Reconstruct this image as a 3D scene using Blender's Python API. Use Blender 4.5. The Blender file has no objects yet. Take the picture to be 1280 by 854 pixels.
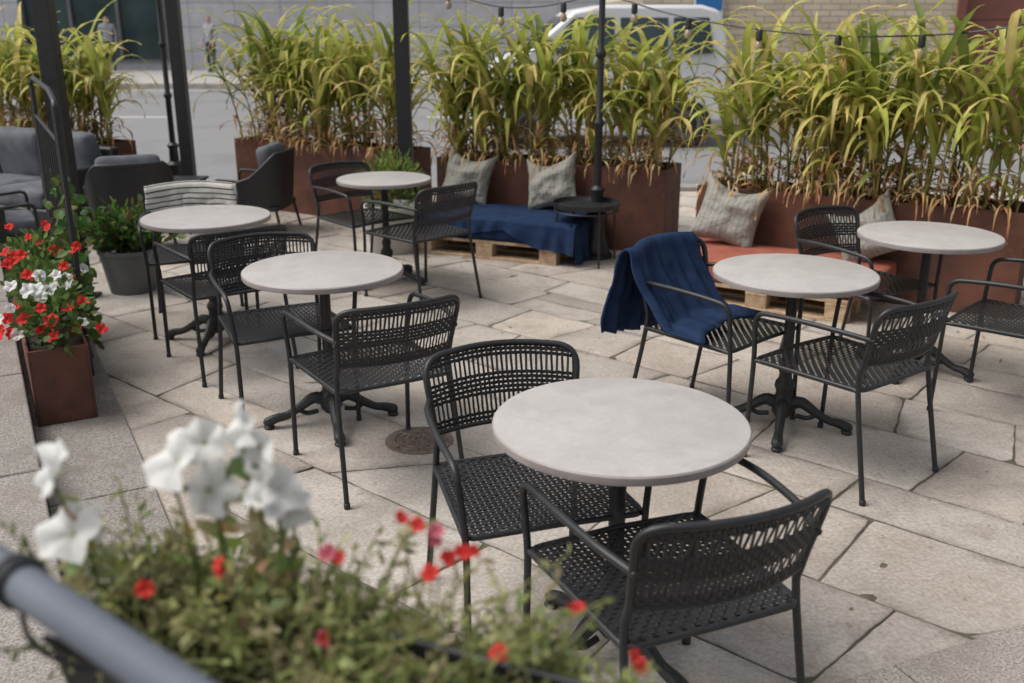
import bpy, bmesh, math, random
from mathutils import Vector, Matrix, noise
R = random.Random(7)
sc = bpy.context.scene
rad = math.radians

# ------------------------------------------------------------------ materials
def nodes_of(mat):
    mat.use_nodes = True
    nt = mat.node_tree
    return nt, nt.nodes['Principled BSDF']

def make_mat(name, c1, c2=None, scale=5.0, rough=0.6, bump=0.0, bscale=40.0, metal=0.0,
             attr=False, trans=0.0, detail=6, lo=0.35, hi=0.65, spec=0.5, c3=None, s3=2.0, distort=0.0, t3=(0.5,0.68), fine=0.0,
             grime=None):
    m = bpy.data.materials.new(name)
    nt, b = nodes_of(m)
    N, L = nt.nodes, nt.links
    geo = N.new('ShaderNodeTexCoord')
    vec = geo.outputs['Object']
    if c2 is None: c2 = tuple(x*0.8 for x in c1)
    nz = N.new('ShaderNodeTexNoise'); nz.inputs['Scale'].default_value = scale
    nz.inputs['Detail'].default_value = detail; nz.inputs['Distortion'].default_value = distort
    L.new(vec, nz.inputs['Vector'])
    cr = N.new('ShaderNodeValToRGB')
    cr.color_ramp.elements[0].position = lo; cr.color_ramp.elements[1].position = hi
    cr.color_ramp.elements[0].color = (*c1, 1); cr.color_ramp.elements[1].color = (*c2, 1)
    L.new(nz.outputs['Fac'], cr.inputs['Fac'])
    col = cr.outputs['Color']
    layers=[]
    if c3 is not None: layers.append((c3,s3,t3,1.0,0.65))
    if grime is not None: layers += grime
    for (cc,ss,tt,amt,rg) in layers:
        n3 = N.new('ShaderNodeTexNoise'); n3.inputs['Scale'].default_value = ss; n3.inputs['Detail'].default_value = 9
        n3.inputs['Roughness'].default_value = rg
        L.new(vec, n3.inputs['Vector'])
        r3 = N.new('ShaderNodeMapRange'); r3.inputs['From Min'].default_value = tt[0]; r3.inputs['From Max'].default_value = tt[1]
        r3.inputs['To Max'].default_value = amt
        L.new(n3.outputs['Fac'], r3.inputs['Value'])
        mx = N.new('ShaderNodeMixRGB'); mx.inputs['Color2'].default_value = (*cc, 1)
        L.new(r3.outputs['Result'], mx.inputs['Fac']); L.new(col, mx.inputs['Color1'])
        col = mx.outputs['Color']
    if fine:
        n4 = N.new('ShaderNodeTexNoise'); n4.inputs['Scale'].default_value = 70; n4.inputs['Detail'].default_value = 4
        L.new(vec, n4.inputs['Vector'])
        mr = N.new('ShaderNodeMapRange'); mr.inputs['From Min'].default_value=.35; mr.inputs['From Max'].default_value=.65
        mr.inputs['To Min'].default_value=1-fine; mr.inputs['To Max'].default_value=1+fine*.6
        L.new(n4.outputs['Fac'], mr.inputs['Value'])
        mf_ = N.new('ShaderNodeMixRGB'); mf_.blend_type='MULTIPLY'; mf_.inputs['Fac'].default_value=1
        L.new(col, mf_.inputs['Color1']); L.new(mr.outputs['Result'], mf_.inputs['Color2']); col = mf_.outputs['Color']
    if attr:
        at = N.new('ShaderNodeAttribute'); at.attribute_name = 'Col'
        mu = N.new('ShaderNodeMixRGB'); mu.blend_type = 'MULTIPLY'; mu.inputs['Fac'].default_value = 1
        L.new(col, mu.inputs['Color1']); L.new(at.outputs['Color'], mu.inputs['Color2'])
        col = mu.outputs['Color']
    L.new(col, b.inputs['Base Color'])
    b.inputs['Roughness'].default_value = rough
    b.inputs['Metallic'].default_value = metal
    b.inputs['Specular IOR Level'].default_value = spec
    if bump:
        nb = N.new('ShaderNodeTexNoise'); nb.inputs['Scale'].default_value = bscale; nb.inputs['Detail'].default_value = 8
        L.new(vec, nb.inputs['Vector'])
        bp = N.new('ShaderNodeBump'); bp.inputs['Strength'].default_value = bump; bp.inputs['Distance'].default_value = 0.01
        L.new(nb.outputs['Fac'], bp.inputs['Height']); L.new(bp.outputs['Normal'], b.inputs['Normal'])
    if trans:
        out = N['Material Output']
        tr = N.new('ShaderNodeBsdfTranslucent'); L.new(col, tr.inputs['Color'])
        ms = N.new('ShaderNodeMixShader'); ms.inputs['Fac'].default_value = trans
        L.new(b.outputs['BSDF'], ms.inputs[1]); L.new(tr.outputs['BSDF'], ms.inputs[2])
        L.new(ms.outputs['Shader'], out.inputs['Surface'])
    return m

def brick_mat(name, c1, c2, mortar, bw, bh, ms, axis='xz', offset=0.5, rough=0.8, bump=0.4, rot=0):
    m = bpy.data.materials.new(name); nt, b = nodes_of(m); N, L = nt.nodes, nt.links
    tc = N.new('ShaderNodeTexCoord'); sp = N.new('ShaderNodeSeparateXYZ'); cb = N.new('ShaderNodeCombineXYZ')
    L.new(tc.outputs['Object'], sp.inputs[0])
    L.new(sp.outputs['X'], cb.inputs['X']); L.new(sp.outputs['Z' if axis == 'xz' else 'Y'], cb.inputs['Y'])
    bt = N.new('ShaderNodeTexBrick'); bt.offset = offset
    bt.inputs['Scale'].default_value = 1; bt.inputs['Brick Width'].default_value = bw
    bt.inputs['Row Height'].default_value = bh; bt.inputs['Mortar Size'].default_value = ms
    bt.inputs['Mortar Smooth'].default_value = 0.2
    bt.inputs['Color1'].default_value = (*c1, 1); bt.inputs['Color2'].default_value = (*c2, 1); bt.inputs['Mortar'].default_value = (*mortar, 1)
    L.new(cb.outputs[0], bt.inputs['Vector'])
    nz = N.new('ShaderNodeTexNoise'); nz.inputs['Scale'].default_value = 3; nz.inputs['Detail'].default_value = 8
    L.new(tc.outputs['Object'], nz.inputs['Vector'])
    mp = N.new('ShaderNodeMapRange'); mp.inputs['To Min'].default_value = 0.75; mp.inputs['To Max'].default_value = 1.2
    L.new(nz.outputs['Fac'], mp.inputs['Value'])
    mu = N.new('ShaderNodeMixRGB'); mu.blend_type = 'MULTIPLY'; mu.inputs['Fac'].default_value = 1
    L.new(bt.outputs['Color'], mu.inputs['Color1']); L.new(mp.outputs['Result'], mu.inputs['Color2'])
    L.new(mu.outputs['Color'], b.inputs['Base Color']); b.inputs['Roughness'].default_value = rough
    bp = N.new('ShaderNodeBump'); bp.inputs['Strength'].default_value = bump; bp.invert = True; bp.inputs['Distance'].default_value = 0.01
    L.new(bt.outputs['Fac'], bp.inputs['Height']); L.new(bp.outputs['Normal'], b.inputs['Normal'])
    return m

def stripe_mat(name, c1, c2, freq, axis='X', width=0.5, wrinkle=0.4):
    m = bpy.data.materials.new(name); nt, b = nodes_of(m); N, L = nt.nodes, nt.links
    at = N.new('ShaderNodeAttribute'); at.attribute_name = 'Col'
    sp = N.new('ShaderNodeSeparateColor'); L.new(at.outputs['Color'], sp.inputs[0])
    mm = N.new('ShaderNodeMath'); mm.operation = 'MULTIPLY'; mm.inputs[1].default_value = freq
    L.new(sp.outputs[0 if axis == 'X' else 1], mm.inputs[0])
    fr = N.new('ShaderNodeMath'); fr.operation = 'FRACT'; L.new(mm.outputs[0], fr.inputs[0])
    gt = N.new('ShaderNodeMath'); gt.operation = 'GREATER_THAN'; gt.inputs[1].default_value = width; L.new(fr.outputs[0], gt.inputs[0])
    mx = N.new('ShaderNodeMixRGB'); mx.inputs['Color1'].default_value = (*c1, 1); mx.inputs['Color2'].default_value = (*c2, 1)
    L.new(gt.outputs[0], mx.inputs['Fac']); L.new(mx.outputs['Color'], b.inputs['Base Color'])
    b.inputs['Roughness'].default_value = 0.95; b.inputs['Specular IOR Level'].default_value = 0.1
    tc = N.new('ShaderNodeTexCoord'); nb = N.new('ShaderNodeTexNoise'); nb.inputs['Scale'].default_value = 9; nb.inputs['Detail'].default_value = 5
    L.new(tc.outputs['Object'], nb.inputs['Vector'])
    bp = N.new('ShaderNodeBump'); bp.inputs['Strength'].default_value = wrinkle; bp.inputs['Distance'].default_value = 0.05
    L.new(nb.outputs['Fac'], bp.inputs['Height']); L.new(bp.outputs['Normal'], b.inputs['Normal'])
    return m

M_black = make_mat('black_powder_coat', (0.013,0.014,0.016), (0.021,0.022,0.024), 30, rough=0.45)
M_weave = make_mat('black_woven_plastic', (0.013,0.013,0.015), (0.024,0.024,0.026), 60, rough=0.5)
M_iron = make_mat('cast_iron', (0.012,0.013,0.014), (0.022,0.022,0.022), 40, rough=0.5, bump=0.3, bscale=120)
M_drain = make_mat('rusty_iron', (0.13,0.09,0.07), (0.22,0.17,0.14), 40, rough=0.8, bump=0.3, bscale=120)
M_top = make_mat('stone_laminate', (0.425,0.400,0.388), (0.485,0.460,0.446), 6, rough=0.40, c3=(0.385,0.36,0.348), s3=9, distort=0.8, t3=(0.50,0.78), fine=0.04)
M_edge = make_mat('table_edge', (0.29,0.255,0.245), (0.34,0.305,0.295), 12, rough=0.5)
M_slab = make_mat('limestone', (0.40,0.355,0.31), (0.56,0.505,0.45), 2.2, rough=0.88, bump=0.6, bscale=40, attr=True, c3=(0.32,0.272,0.232), s3=3.0, detail=9, t3=(0.48,0.74), fine=0.17,
                  grime=[((0.14,0.115,0.09),19,(0.56,0.74),0.75,0.78),((0.21,0.17,0.13),1.1,(0.50,0.74),0.75,0.72),((0.62,0.57,0.52),5,(0.58,0.75),0.55,0.7)])
M_dirt = make_mat('joint_dirt', (0.075,0.06,0.043), (0.15,0.125,0.09), 12, rough=1, bump=0.5, c3=(0.06,0.075,0.03), s3=3)
M_granite = make_mat('granite', (0.17,0.152,0.135), (0.40,0.365,0.33), 120, rough=0.85, bump=0.3, bscale=90, c3=(0.20,0.178,0.156), s3=3, attr=True, grime=[((0.09,0.08,0.07),60,(0.60,0.70),0.6,0.6)])
M_asphalt = make_mat('asphalt', (0.20,0.20,0.205), (0.26,0.26,0.265), 60, rough=0.9, bump=0.2, c3=(0.17,0.17,0.175), s3=0.5)
M_pave = make_mat('pavement', (0.35,0.34,0.33), (0.42,0.405,0.39), 2, rough=0.9)
M_paint = make_mat('road_paint', (0.6,0.6,0.58), (0.72,0.72,0.7), 20, rough=0.7)
M_corten = make_mat('corten_steel', (0.085,0.032,0.021), (0.16,0.060,0.036), 5, rough=0.75, bump=0.15, bscale=60, c3=(0.048,0.022,0.017), s3=2.5, detail=10, grime=[((0.23,0.095,0.045),12,(0.56,0.78),0.6,0.72),((0.03,0.015,0.012),1.6,(0.55,0.75),0.6,0.6)])
M_soil = make_mat('soil', (0.02,0.014,0.01), (0.05,0.035,0.025), 40, rough=1, bump=0.8)
M_leaf = make_mat('maize_leaf', (0.85,0.85,0.85), (1,1,1), 14, rough=0.5, attr=True, trans=0.45, spec=0.35)
M_dry = make_mat('dry_leaf', (0.8,0.8,0.8), (1,1,1), 14, rough=0.8, attr=True, trans=0.25, spec=0.2)
M_petal = make_mat('petal', (0.92,0.92,0.92), (1,1,1), 20, rough=0.6, attr=True, trans=0.3, spec=0.2)
M_wood = make_mat('pallet_wood', (0.40,0.27,0.17), (0.56,0.42,0.28), 9, rough=0.8, bump=0.2, distort=2.5, attr=True)
M_blue = make_mat('navy_fabric', (0.014,0.028,0.068), (0.022,0.041,0.092), 14, rough=0.95, bump=0.3, bscale=250, spec=0.1)
M_orange = make_mat('orange_fabric', (0.27,0.09,0.062), (0.34,0.115,0.08), 7, rough=0.95, bump=0.4, bscale=9, spec=0.1)
M_grey = make_mat('grey_fabric', (0.10,0.105,0.12), (0.15,0.155,0.17), 7, rough=0.95, bump=0.4, bscale=10, spec=0.1)
M_pillow = stripe_mat('linen_stripe', (0.30,0.29,0.255), (0.225,0.218,0.195), 12, width=0.82, wrinkle=0.9)
M_stripe = stripe_mat('striped_wool', (0.60,0.57,0.52), (0.05,0.05,0.055), 13, axis='Y', width=0.76, wrinkle=0.3)
M_potg = make_mat('grey_pot', (0.10,0.105,0.11), (0.14,0.145,0.15), 5, rough=0.6)
M_potl = make_mat('light_pot', (0.40,0.39,0.37), (0.50,0.49,0.47), 5, rough=0.7)
M_hub = make_mat('steel_wheel', (0.12,0.12,0.125), (0.2,0.2,0.205), 5, rough=0.4, metal=0.6)
M_rail = make_mat('painted_rail', (0.10,0.115,0.145), (0.14,0.155,0.185), 6, rough=0.6, spec=0.3)
M_rubber = make_mat('tyre_rubber', (0.015,0.015,0.015), (0.025,0.025,0.025), 20, rough=0.8)
M_car = make_mat('white_car_paint', (0.66,0.67,0.69), (0.70,0.71,0.73), 1, rough=0.3)
M_glass = make_mat('dark_glass', (0.02,0.035,0.04), (0.05,0.08,0.085), 0.6, rough=0.08)
M_frame = make_mat('window_frame', (0.10,0.10,0.11), (0.13,0.13,0.14), 5, rough=0.5)
M_bulb = make_mat('bulb_glass', (0.30,0.24,0.15), (0.4,0.32,0.2), 5, rough=0.1)
M_facade = brick_mat('stone_cladding', (0.40,0.405,0.44), (0.46,0.465,0.50), (0.24,0.24,0.27), 1.5, 0.75, 0.015, offset=0.0)
M_brick = brick_mat('buff_brick', (0.56,0.46,0.34), (0.70,0.60,0.47), (0.36,0.31,0.25), 0.30, 0.095, 0.009)
M_door = brick_mat('red_shutter', (0.22,0.085,0.065), (0.24,0.095,0.07), (0.11,0.045,0.035), 40, 0.35, 0.015, offset=0)
M_sign = make_mat('sign_blue', (0.02,0.16,0.45), (0.03,0.18,0.5), 3, rough=0.4)
M_signw = make_mat('sign_white', (0.75,0.76,0.78), (0.8,0.8,0.82), 3, rough=0.4)
M_skin = make_mat('skin', (0.45,0.27,0.20), (0.52,0.32,0.24), 8, rough=0.6)
M_hair = make_mat('hair', (0.05,0.03,0.02), (0.08,0.05,0.03), 30, rough=0.8)
M_jacket = make_mat('jacket', (0.26,0.27,0.30), (0.33,0.34,0.37), 8, rough=0.9)
M_trouser = make_mat('trousers', (0.03,0.035,0.05), (0.05,0.055,0.07), 8, rough=0.9)

# ------------------------------------------------------------------ mesh builder
class MB:
    def __init__(s):
        s.v=[]; s.f=[]; s.m=[]; s.c=[]; s.mats=[]; s.M=Matrix.Identity(4)
    def mi(s, mat):
        if mat not in s.mats: s.mats.append(mat)
        return s.mats.index(mat)
    def add(s, vs, fs, mat, col=(1,1,1), cols=None):
        o=len(s.v); k=s.mi(mat)
        for i,p in enumerate(vs):
            s.v.append(tuple(s.M @ Vector(p)))
            s.c.append(cols[i] if cols else col)
        for f in fs:
            s.f.append(tuple(o+i for i in f)); s.m.append(k)
    def mesh(s, name, merge=False, sharp=45):
        me=bpy.data.meshes.new(name); me.from_pydata(s.v,[],s.f)
        for m in s.mats: me.materials.append(m)
        me.polygons.foreach_set('material_index', s.m)
        ca=me.color_attributes.new('Col','FLOAT_COLOR','POINT')
        flat=[]
        for c in s.c: flat += [c[0],c[1],c[2],1.0]
        ca.data.foreach_set('color', flat)
        if merge:
            bm=bmesh.new(); bm.from_mesh(me); bmesh.ops.remove_doubles(bm, verts=bm.verts, dist=1e-5)
            bmesh.ops.recalc_face_normals(bm, faces=bm.faces); bm.to_mesh(me); bm.free()
        me.shade_smooth()
        if sharp: me.set_sharp_from_angle(angle=rad(sharp))
        me.update(); return me
    def obj(s, name, merge=False, sharp=45, bevel=0, parent=None, loc=None, rz=0):
        o=bpy.data.objects.new(name, s.mesh(name, merge, sharp)); sc.collection.objects.link(o)
        if bevel:
            b=o.modifiers.new('bevel','BEVEL'); b.width=bevel; b.segments=2; b.limit_method='ANGLE'; b.angle_limit=rad(50)
        if parent: o.parent=parent
        if loc: o.location=loc
        o.rotation_euler=(0,0,rz)
        return o

def place(mesh, name, loc, rz=0, parent=None):
    o=bpy.data.objects.new(name, mesh); sc.collection.objects.link(o)
    o.location=loc; o.rotation_euler=(0,0,rz)
    if parent: o.parent=parent
    return o
def empty(name, loc=(0,0,0), rz=0):
    e=bpy.data.objects.new(name,None); sc.collection.objects.link(e); e.location=loc; e.rotation_euler=(0,0,rz); e.empty_display_size=0.1
    return e

def catmull(pts, n=6):
    P=[Vector(p) for p in pts]; out=[]
    Q=[2*P[0]-P[1]]+P+[2*P[-1]-P[-2]]
    for i in range(1,len(Q)-2):
        a,b,c,d=Q[i-1],Q[i],Q[i+1],Q[i+2]
        for k in range(n):
            t=k/n
            out.append(0.5*((2*b)+(c-a)*t+(2*a-5*b+4*c-d)*t*t+(3*b-a-3*c+d)*t**3))
    out.append(P[-1]); return out

def rounded(pts, r, n=5):
    P=[Vector(p) for p in pts]; out=[P[0]]
    for i in range(1,len(P)-1):
        a=(P[i-1]-P[i]); b=(P[i+1]-P[i]); ra=min(r,a.length*0.49); rb=min(r,b.length*0.49)
        A=P[i]+a.normalized()*ra; B=P[i]+b.normalized()*rb
        for k in range(n+1):
            t=k/n; out.append((1-t)**2*A+2*t*(1-t)*P[i]+t*t*B)
    out.append(P[-1]); return out

def tube(mb, pts, r, seg=8, mat=None, col=(1,1,1), closed=False, flat=1.0):
    P=[Vector(p) for p in pts]; n=len(P)
    rr=r if isinstance(r,(list,tuple)) else [r]*n
    if len(rr)!=n:
        src=rr; rr=[]
        for i in range(n):
            q=i/(n-1)*(len(src)-1); k=min(len(src)-2,int(q)); rr.append(src[k]*(1-q+k)+src[k+1]*(q-k))
    vs=[]; fs=[]; up=None
    for i in range(n):
        if closed: t=(P[(i+1)%n]-P[i-1])
        else: t=P[min(i+1,n-1)]-P[max(i-1,0)]
        if t.length<1e-9: t=Vector((0,0,1))
        t.normalize()
        if up is None:
            up=Vector((0,0,1)) if abs(t.z)<0.9 else Vector((1,0,0))
        up=(up-t*up.dot(t)); up.normalize(); sd=t.cross(up)
        for k in range(seg):
            a=2*math.pi*k/seg
            vs.append(P[i]+(sd*math.cos(a)+up*math.sin(a)*flat)*rr[i])
    m=n if closed else n-1
    for i in range(m):
        for k in range(seg):
            a=i*seg+k; b=i*seg+(k+1)%seg; c=((i+1)%n)*seg+(k+1)%seg; d=((i+1)%n)*seg+k
            fs.append((a,d,c,b))
    if not closed:
        fs.append(tuple(range(seg))); fs.append(tuple((n-1)*seg+k for k in reversed(range(seg))))
    mb.add(vs,fs,mat,col)

def lathe(mb, prof, mat, c=(0,0,0), seg=24, col=(1,1,1)):
    vs=[];fs=[]
    for (r,z) in prof:
        for k in range(seg):
            a=2*math.pi*k/seg; vs.append((c[0]+r*math.cos(a),c[1]+r*math.sin(a),c[2]+z))
    for i in range(len(prof)-1):
        for k in range(seg):
            fs.append((i*seg+k,i*seg+(k+1)%seg,(i+1)*seg+(k+1)%seg,(i+1)*seg+k))
    if prof[0][0]>1e-4: fs.append(tuple(reversed(range(seg))))
    if prof[-1][0]>1e-4: fs.append(tuple((len(prof)-1)*seg+k for k in range(seg)))
    mb.add(vs,fs,mat,col)

def box(mb, x0,x1,y0,y1,z0,z1, mat, col=(1,1,1)):
    vs=[(x0,y0,z0),(x1,y0,z0),(x1,y1,z0),(x0,y1,z0),(x0,y0,z1),(x1,y0,z1),(x1,y1,z1),(x0,y1,z1)]
    fs=[(3,2,1,0),(4,5,6,7),(0,1,5,4),(1,2,6,5),(2,3,7,6),(3,0,4,7)]
    mb.add(vs,fs,mat,col)

def rbox(mb, c, h, r, mat, puff=0.0, col=(1,1,1), wob=0.0):
    def coords(H):
        return [-H,-H+0.3*r,-H+r]+[(-H+r)+(2*(H-r))*k/6 for k in range(1,6)]+[H-r,H-0.3*r,H]
    def surf(p):
        q=[max(-(h[i]-r),min(h[i]-r,p[i])) for i in range(3)]
        d=Vector([p[i]-q[i] for i in range(3)])
        d=d.normalized()*r if d.length>1e-9 else d
        out=Vector(q)+d
        fx=1-(out.x/h[0])**2; fy=1-(out.y/h[1])**2; fz=1-(out.z/h[2])**2
        if puff:
            mn=min(range(3), key=lambda i:h[i])
            ff=[fx,fy,fz]; ff.pop(mn)
            out[mn]*=1+puff*max(0,ff[0])**0.5*max(0,ff[1])**0.5
        if wob:
            out+=noise.noise_vector((out+Vector(c))*6.0)*wob
        return out+Vector(c)
    for ax in range(3):
        u,v=[(1,2),(2,0),(0,1)][ax]
        cu=coords(h[u]); cv=coords(h[v])
        for sgn in (-1,1):
            vs=[];fs=[]
            for a in cu:
                for b in cv:
                    p=[0,0,0]; p[ax]=sgn*h[ax]; p[u]=a; p[v]=b
                    vs.append(surf(p))
            nu,nv_=len(cu),len(cv)
            for i in range(nu-1):
                for j in range(nv_-1):
                    f=(i*nv_+j,(i+1)*nv_+j,(i+1)*nv_+j+1,i*nv_+j+1)
                    fs.append(f if sgn>0 else f[::-1])
            mb.add(vs,fs,mat,col)

def frame2(p0, p1):
    d=Vector((p1[0]-p0[0],p1[1]-p0[1],0)); L=d.length; a=math.atan2(d.y,d.x)
    return Matrix.Translation((p0[0],p0[1],0))@Matrix.Rotation(a,4,'Z'), L

# ------------------------------------------------------------------ ground
mb=MB(); S=160
mb.add([(-S,-S,-0.03),(S,-S,-0.03),(S,S,-0.03),(-S,S,-0.03)],[(0,1,2,3)],M_dirt); mb.obj('ground',sharp=0)
mb=MB(); n_=110
vs=[(-7+14*i/n_, 0+11*j/n_, -0.0045+0.006*noise.noise(Vector((i*.7,j*.7,0)))) for i in range(n_+1) for j in range(n_+1)]
mb.add(vs,[(i*(n_+1)+j,(i+1)*(n_+1)+j,(i+1)*(n_+1)+j+1,i*(n_+1)+j+1) for i in range(n_) for j in range(n_)],M_dirt)
mb.obj('joint_sand',sharp=0)

mb=MB(); ang=rad(-41); E=Vector((math.cos(ang),math.sin(ang),0)); Nn=Vector((-math.sin(ang),math.cos(ang),0))
def slab(mb, quad):
    q=[Vector(p) for p in quad]; c=sum(q,Vector((0,0)))/4
    g=0.0015+R.random()*0.0025
    q=[p+(c-p).normalized()*g*1.5 for p in q]
    tone=0.84+0.24*R.random()-(0.15 if R.random()<.14 else 0); warm=R.uniform(-0.02,0.03)
    col=(tone+warm,tone,tone-warm)
    dz=R.uniform(-0.0015,0.002); tx=R.uniform(-.003,.003)
    out=[]
    ph=R.random()*50
    for s_ in range(4):
        a,b=q[s_],q[(s_+1)%4]; n=max(3,int((b-a).length/0.045))
        for k in range(n):
            t=k/n; j=0.002
            p=a.lerp(b,t)+Vector((R.uniform(-j,j),R.uniform(-j,j)))
            ww=noise.noise(Vector((p.x*9+ph,p.y*9,s_)))*0.005
            p+=(c-p).normalized()*ww
            if k==0: p+= (c-p).normalized()*(R.random()*0.006 if R.random()<.88 else R.uniform(.01,.035))
            out.append(p)
    K=len(out); rings=[]
    for (ins,z) in ((0.0,-0.028),(0.0,-0.003),(0.004,0.0),(0.04,0.0003)):
        ring=[]
        for p in out:
            d=(c-p).normalized()
            qq=p+d*ins*(1+R.random()*0.8)
            w=E*qq.x+Nn*qq.y
            ring.append((w.x,w.y,z+(dz+tx*(qq.x-c.x) if z>-0.02 else 0)))
        rings.append(ring)
    vs=sum(rings,[]); fs=[]
    for r in range(3):
        for k in range(K):
            fs.append((r*K+k,r*K+(k+1)%K,(r+1)*K+(k+1)%K,(r+1)*K+k))
    fs.append(tuple(3*K+k for k in range(K)))
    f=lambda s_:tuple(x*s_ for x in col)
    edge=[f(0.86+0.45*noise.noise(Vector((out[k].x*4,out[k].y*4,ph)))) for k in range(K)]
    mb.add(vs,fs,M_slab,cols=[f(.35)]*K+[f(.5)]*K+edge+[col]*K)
nn=-3.0
while nn<15:
    w=R.choice([0.32,0.40,0.46,0.54,0.62]); e=-14+R.random(); sk0=0
    while e<10:
        l=R.uniform(0.4,1.1); sk1=R.gauss(0,0.05)*w/.5
        if R.random()<.12: sk1*=2.6
        quad=[(e-sk0,nn),(e+l-sk1,nn),(e+l+sk1,nn+w),(e+sk0,nn+w)]
        c=E*(e+l/2)+Nn*(nn+w/2)
        if -6.5<c.x<6.5 and 0.2<c.y<10.9:
            rr=R.random()
            if rr<0.07 and l>.6:
                m=R.uniform(.4,.6); A=lambda t,s_:(quad[0][0]*(1-t)+quad[3][0]*t if s_==0 else quad[1][0]*(1-t)+quad[2][0]*t, nn+w*t)
                slab(mb,[quad[0],quad[1],A(m,1),A(m,0)]); slab(mb,[A(m,0),A(m,1),quad[2],quad[3]])
            elif rr<0.17 and l>.6:
                t0,t1=R.uniform(.3,.7),R.uniform(.3,.7)
                a=(quad[0][0]*(1-t0)+quad[1][0]*t0,nn); b=(quad[3][0]*(1-t1)+quad[2][0]*t1,nn+w)
                slab(mb,[quad[0],a,b,quad[3]]); slab(mb,[a,quad[1],quad[2],b])
            else: slab(mb,quad)
        e+=l; sk0=sk1
    nn+=w
mb.obj('stone_paving',sharp=30)

D=Vector((0.47,-0.883,0)); NN=Vector((0.883,0.47,0))
ML=Matrix(((D.x,NN.x,0,0),(D.y,NN.y,0,0),(0,0,1,0),(0,0,0,1)))
mb=MB(); mb.M=ML
s=-9.0
while s<1.5:
    l=R.uniform(0.9,1.3); t=R.uniform(0.85,1.05)
    box(mb,s+0.004,s+l-0.004,0.045,0.43,-0.02,0.012,M_granite,(t,t,t)); s+=l
mb.obj('granite_border',merge=True,bevel=0.005)
mb=MB(); mb.M=ML; s=-9.2
while s<1.5:
    l=R.uniform(1.1,1.5)
    for k in range(5):
        t=R.uniform(0.85,1.05)
        n1=0.04-k*0.6
        box(mb,s+0.004,s+l-0.004,n1-0.592,n1,-0.02,0.14,M_granite,(t,t,t))
    s+=l
mb.obj('granite_step',merge=True,bevel=0.008)
mb=MB(); m_,_=frame2((0.924-2.9,2.37-1.237),(0.924,2.37)); mb.M=m_
x=0
while x<8:
    l=R.uniform(0.8,1.2); t=R.uniform(1.0,1.18)
    for k in range(3): box(mb,x+.003,x+l-.003,-0.45*(k+1)+0.003,-0.45*k-.003,-0.02,0.009,M_granite,(t,t*.99,t*.97))
    x+=l
mb.obj('granite_threshold',merge=True,bevel=0.003)

mb=MB(); c=(-0.41,4.05,0)
lathe(mb,[(0.150,-0.01),(0.150,0.007),(0.12,0.008)],M_drain,c,32)
for rr in (0.11,0.08,0.05,0.02):
    tube(mb,[(c[0]+rr*math.cos(a*math.pi/12),c[1]+rr*math.sin(a*math.pi/12),0.008) for a in range(24)],0.005,6,M_drain,closed=True)
for k in range(8):
    a=k*math.pi/4; tube(mb,[(c[0]+.02*math.cos(a),c[1]+.02*math.sin(a),.008),(c[0]+.13*math.cos(a),c[1]+.13*math.sin(a),.008)],0.005,6,M_drain)
mb.obj('drain_cover')

mb=MB()
for i in range(420):
    x=R.uniform(-2.2,3.4); y=R.uniform(2.2,8.5); r=R.uniform(0.0015,0.004)
    if R.random()<.08: r*=2.2
    a=R.random()*6.28; g=R.uniform(0.2,0.7)
    p=[(x+r*math.cos(a+k*1.57)*(1 if k%2 else 2.2),y+r*math.sin(a+k*1.57)*(1 if k%2 else 2.2),0.005+0.002*(k%2)) for k in range(4)]
    mb.add(p,[(0,1,2,3)],M_dry,(g*0.7,g*0.5,g*0.28))
for i in range(260):
    t=R.random(); u=R.choice([((-0.64,8.50),(1.19,7.71)),((1.307,7.01),(3.10,5.915)),((-2.72,9.88),(-1.0,8.78))])
    x=u[0][0]*(1-t)+u[1][0]*t-abs(R.gauss(0,.25)); y=u[0][1]*(1-t)+u[1][1]*t-abs(R.gauss(0,.35)); a=R.random()*6.28; r=R.uniform(.01,.05); g=R.uniform(.5,1.1)
    ca,sa=math.cos(a),math.sin(a)
    mb.add([(x-ca*r,y-sa*r,.006),(x-sa*.005,y+ca*.005,.010),(x+ca*r,y+sa*r,.007),(x+sa*.005,y-ca*.005,.006)],[(0,1,2,3)],M_dry,(g*.42,g*.28,g*.13))
mb.obj('fallen_leaf_litter',sharp=0)

# street
mb=MB(); mb.add([(-90,10.9,0.006),(90,10.9,0.006),(90,27,0.006),(-90,27,0.006)],[(0,1,2,3)],M_asphalt); mb.obj('asphalt_road',sharp=0)
mb=MB()
x=-40
while x<40:
    t=R.uniform(1.0,1.3); box(mb,x+.005,x+.995,10.7,10.95,-.02,0.05,M_granite,(t,t,t)); x+=1.0
x=-60
while x<60:
    t=R.uniform(1.3,1.6); box(mb,x+.005,x+.995,26.9,27.2,-.02,0.15,M_granite,(t,t,t)); x+=1.0
mb.obj('kerb',merge=True,bevel=0.01)
mb=MB(); box(mb,-90,90,27.2,34.2,-.02,0.14,M_pave); mb.obj('pavement')
mb=MB()
for k in range(26): box(mb,-40+k*3.2,-40+k*3.2+1.6,19.0,19.14,0.008,0.0125,M_paint)
box(mb,-60,60,26.3,26.42,0.008,0.0125,M_paint)
mb.obj('road_marking')

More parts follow.
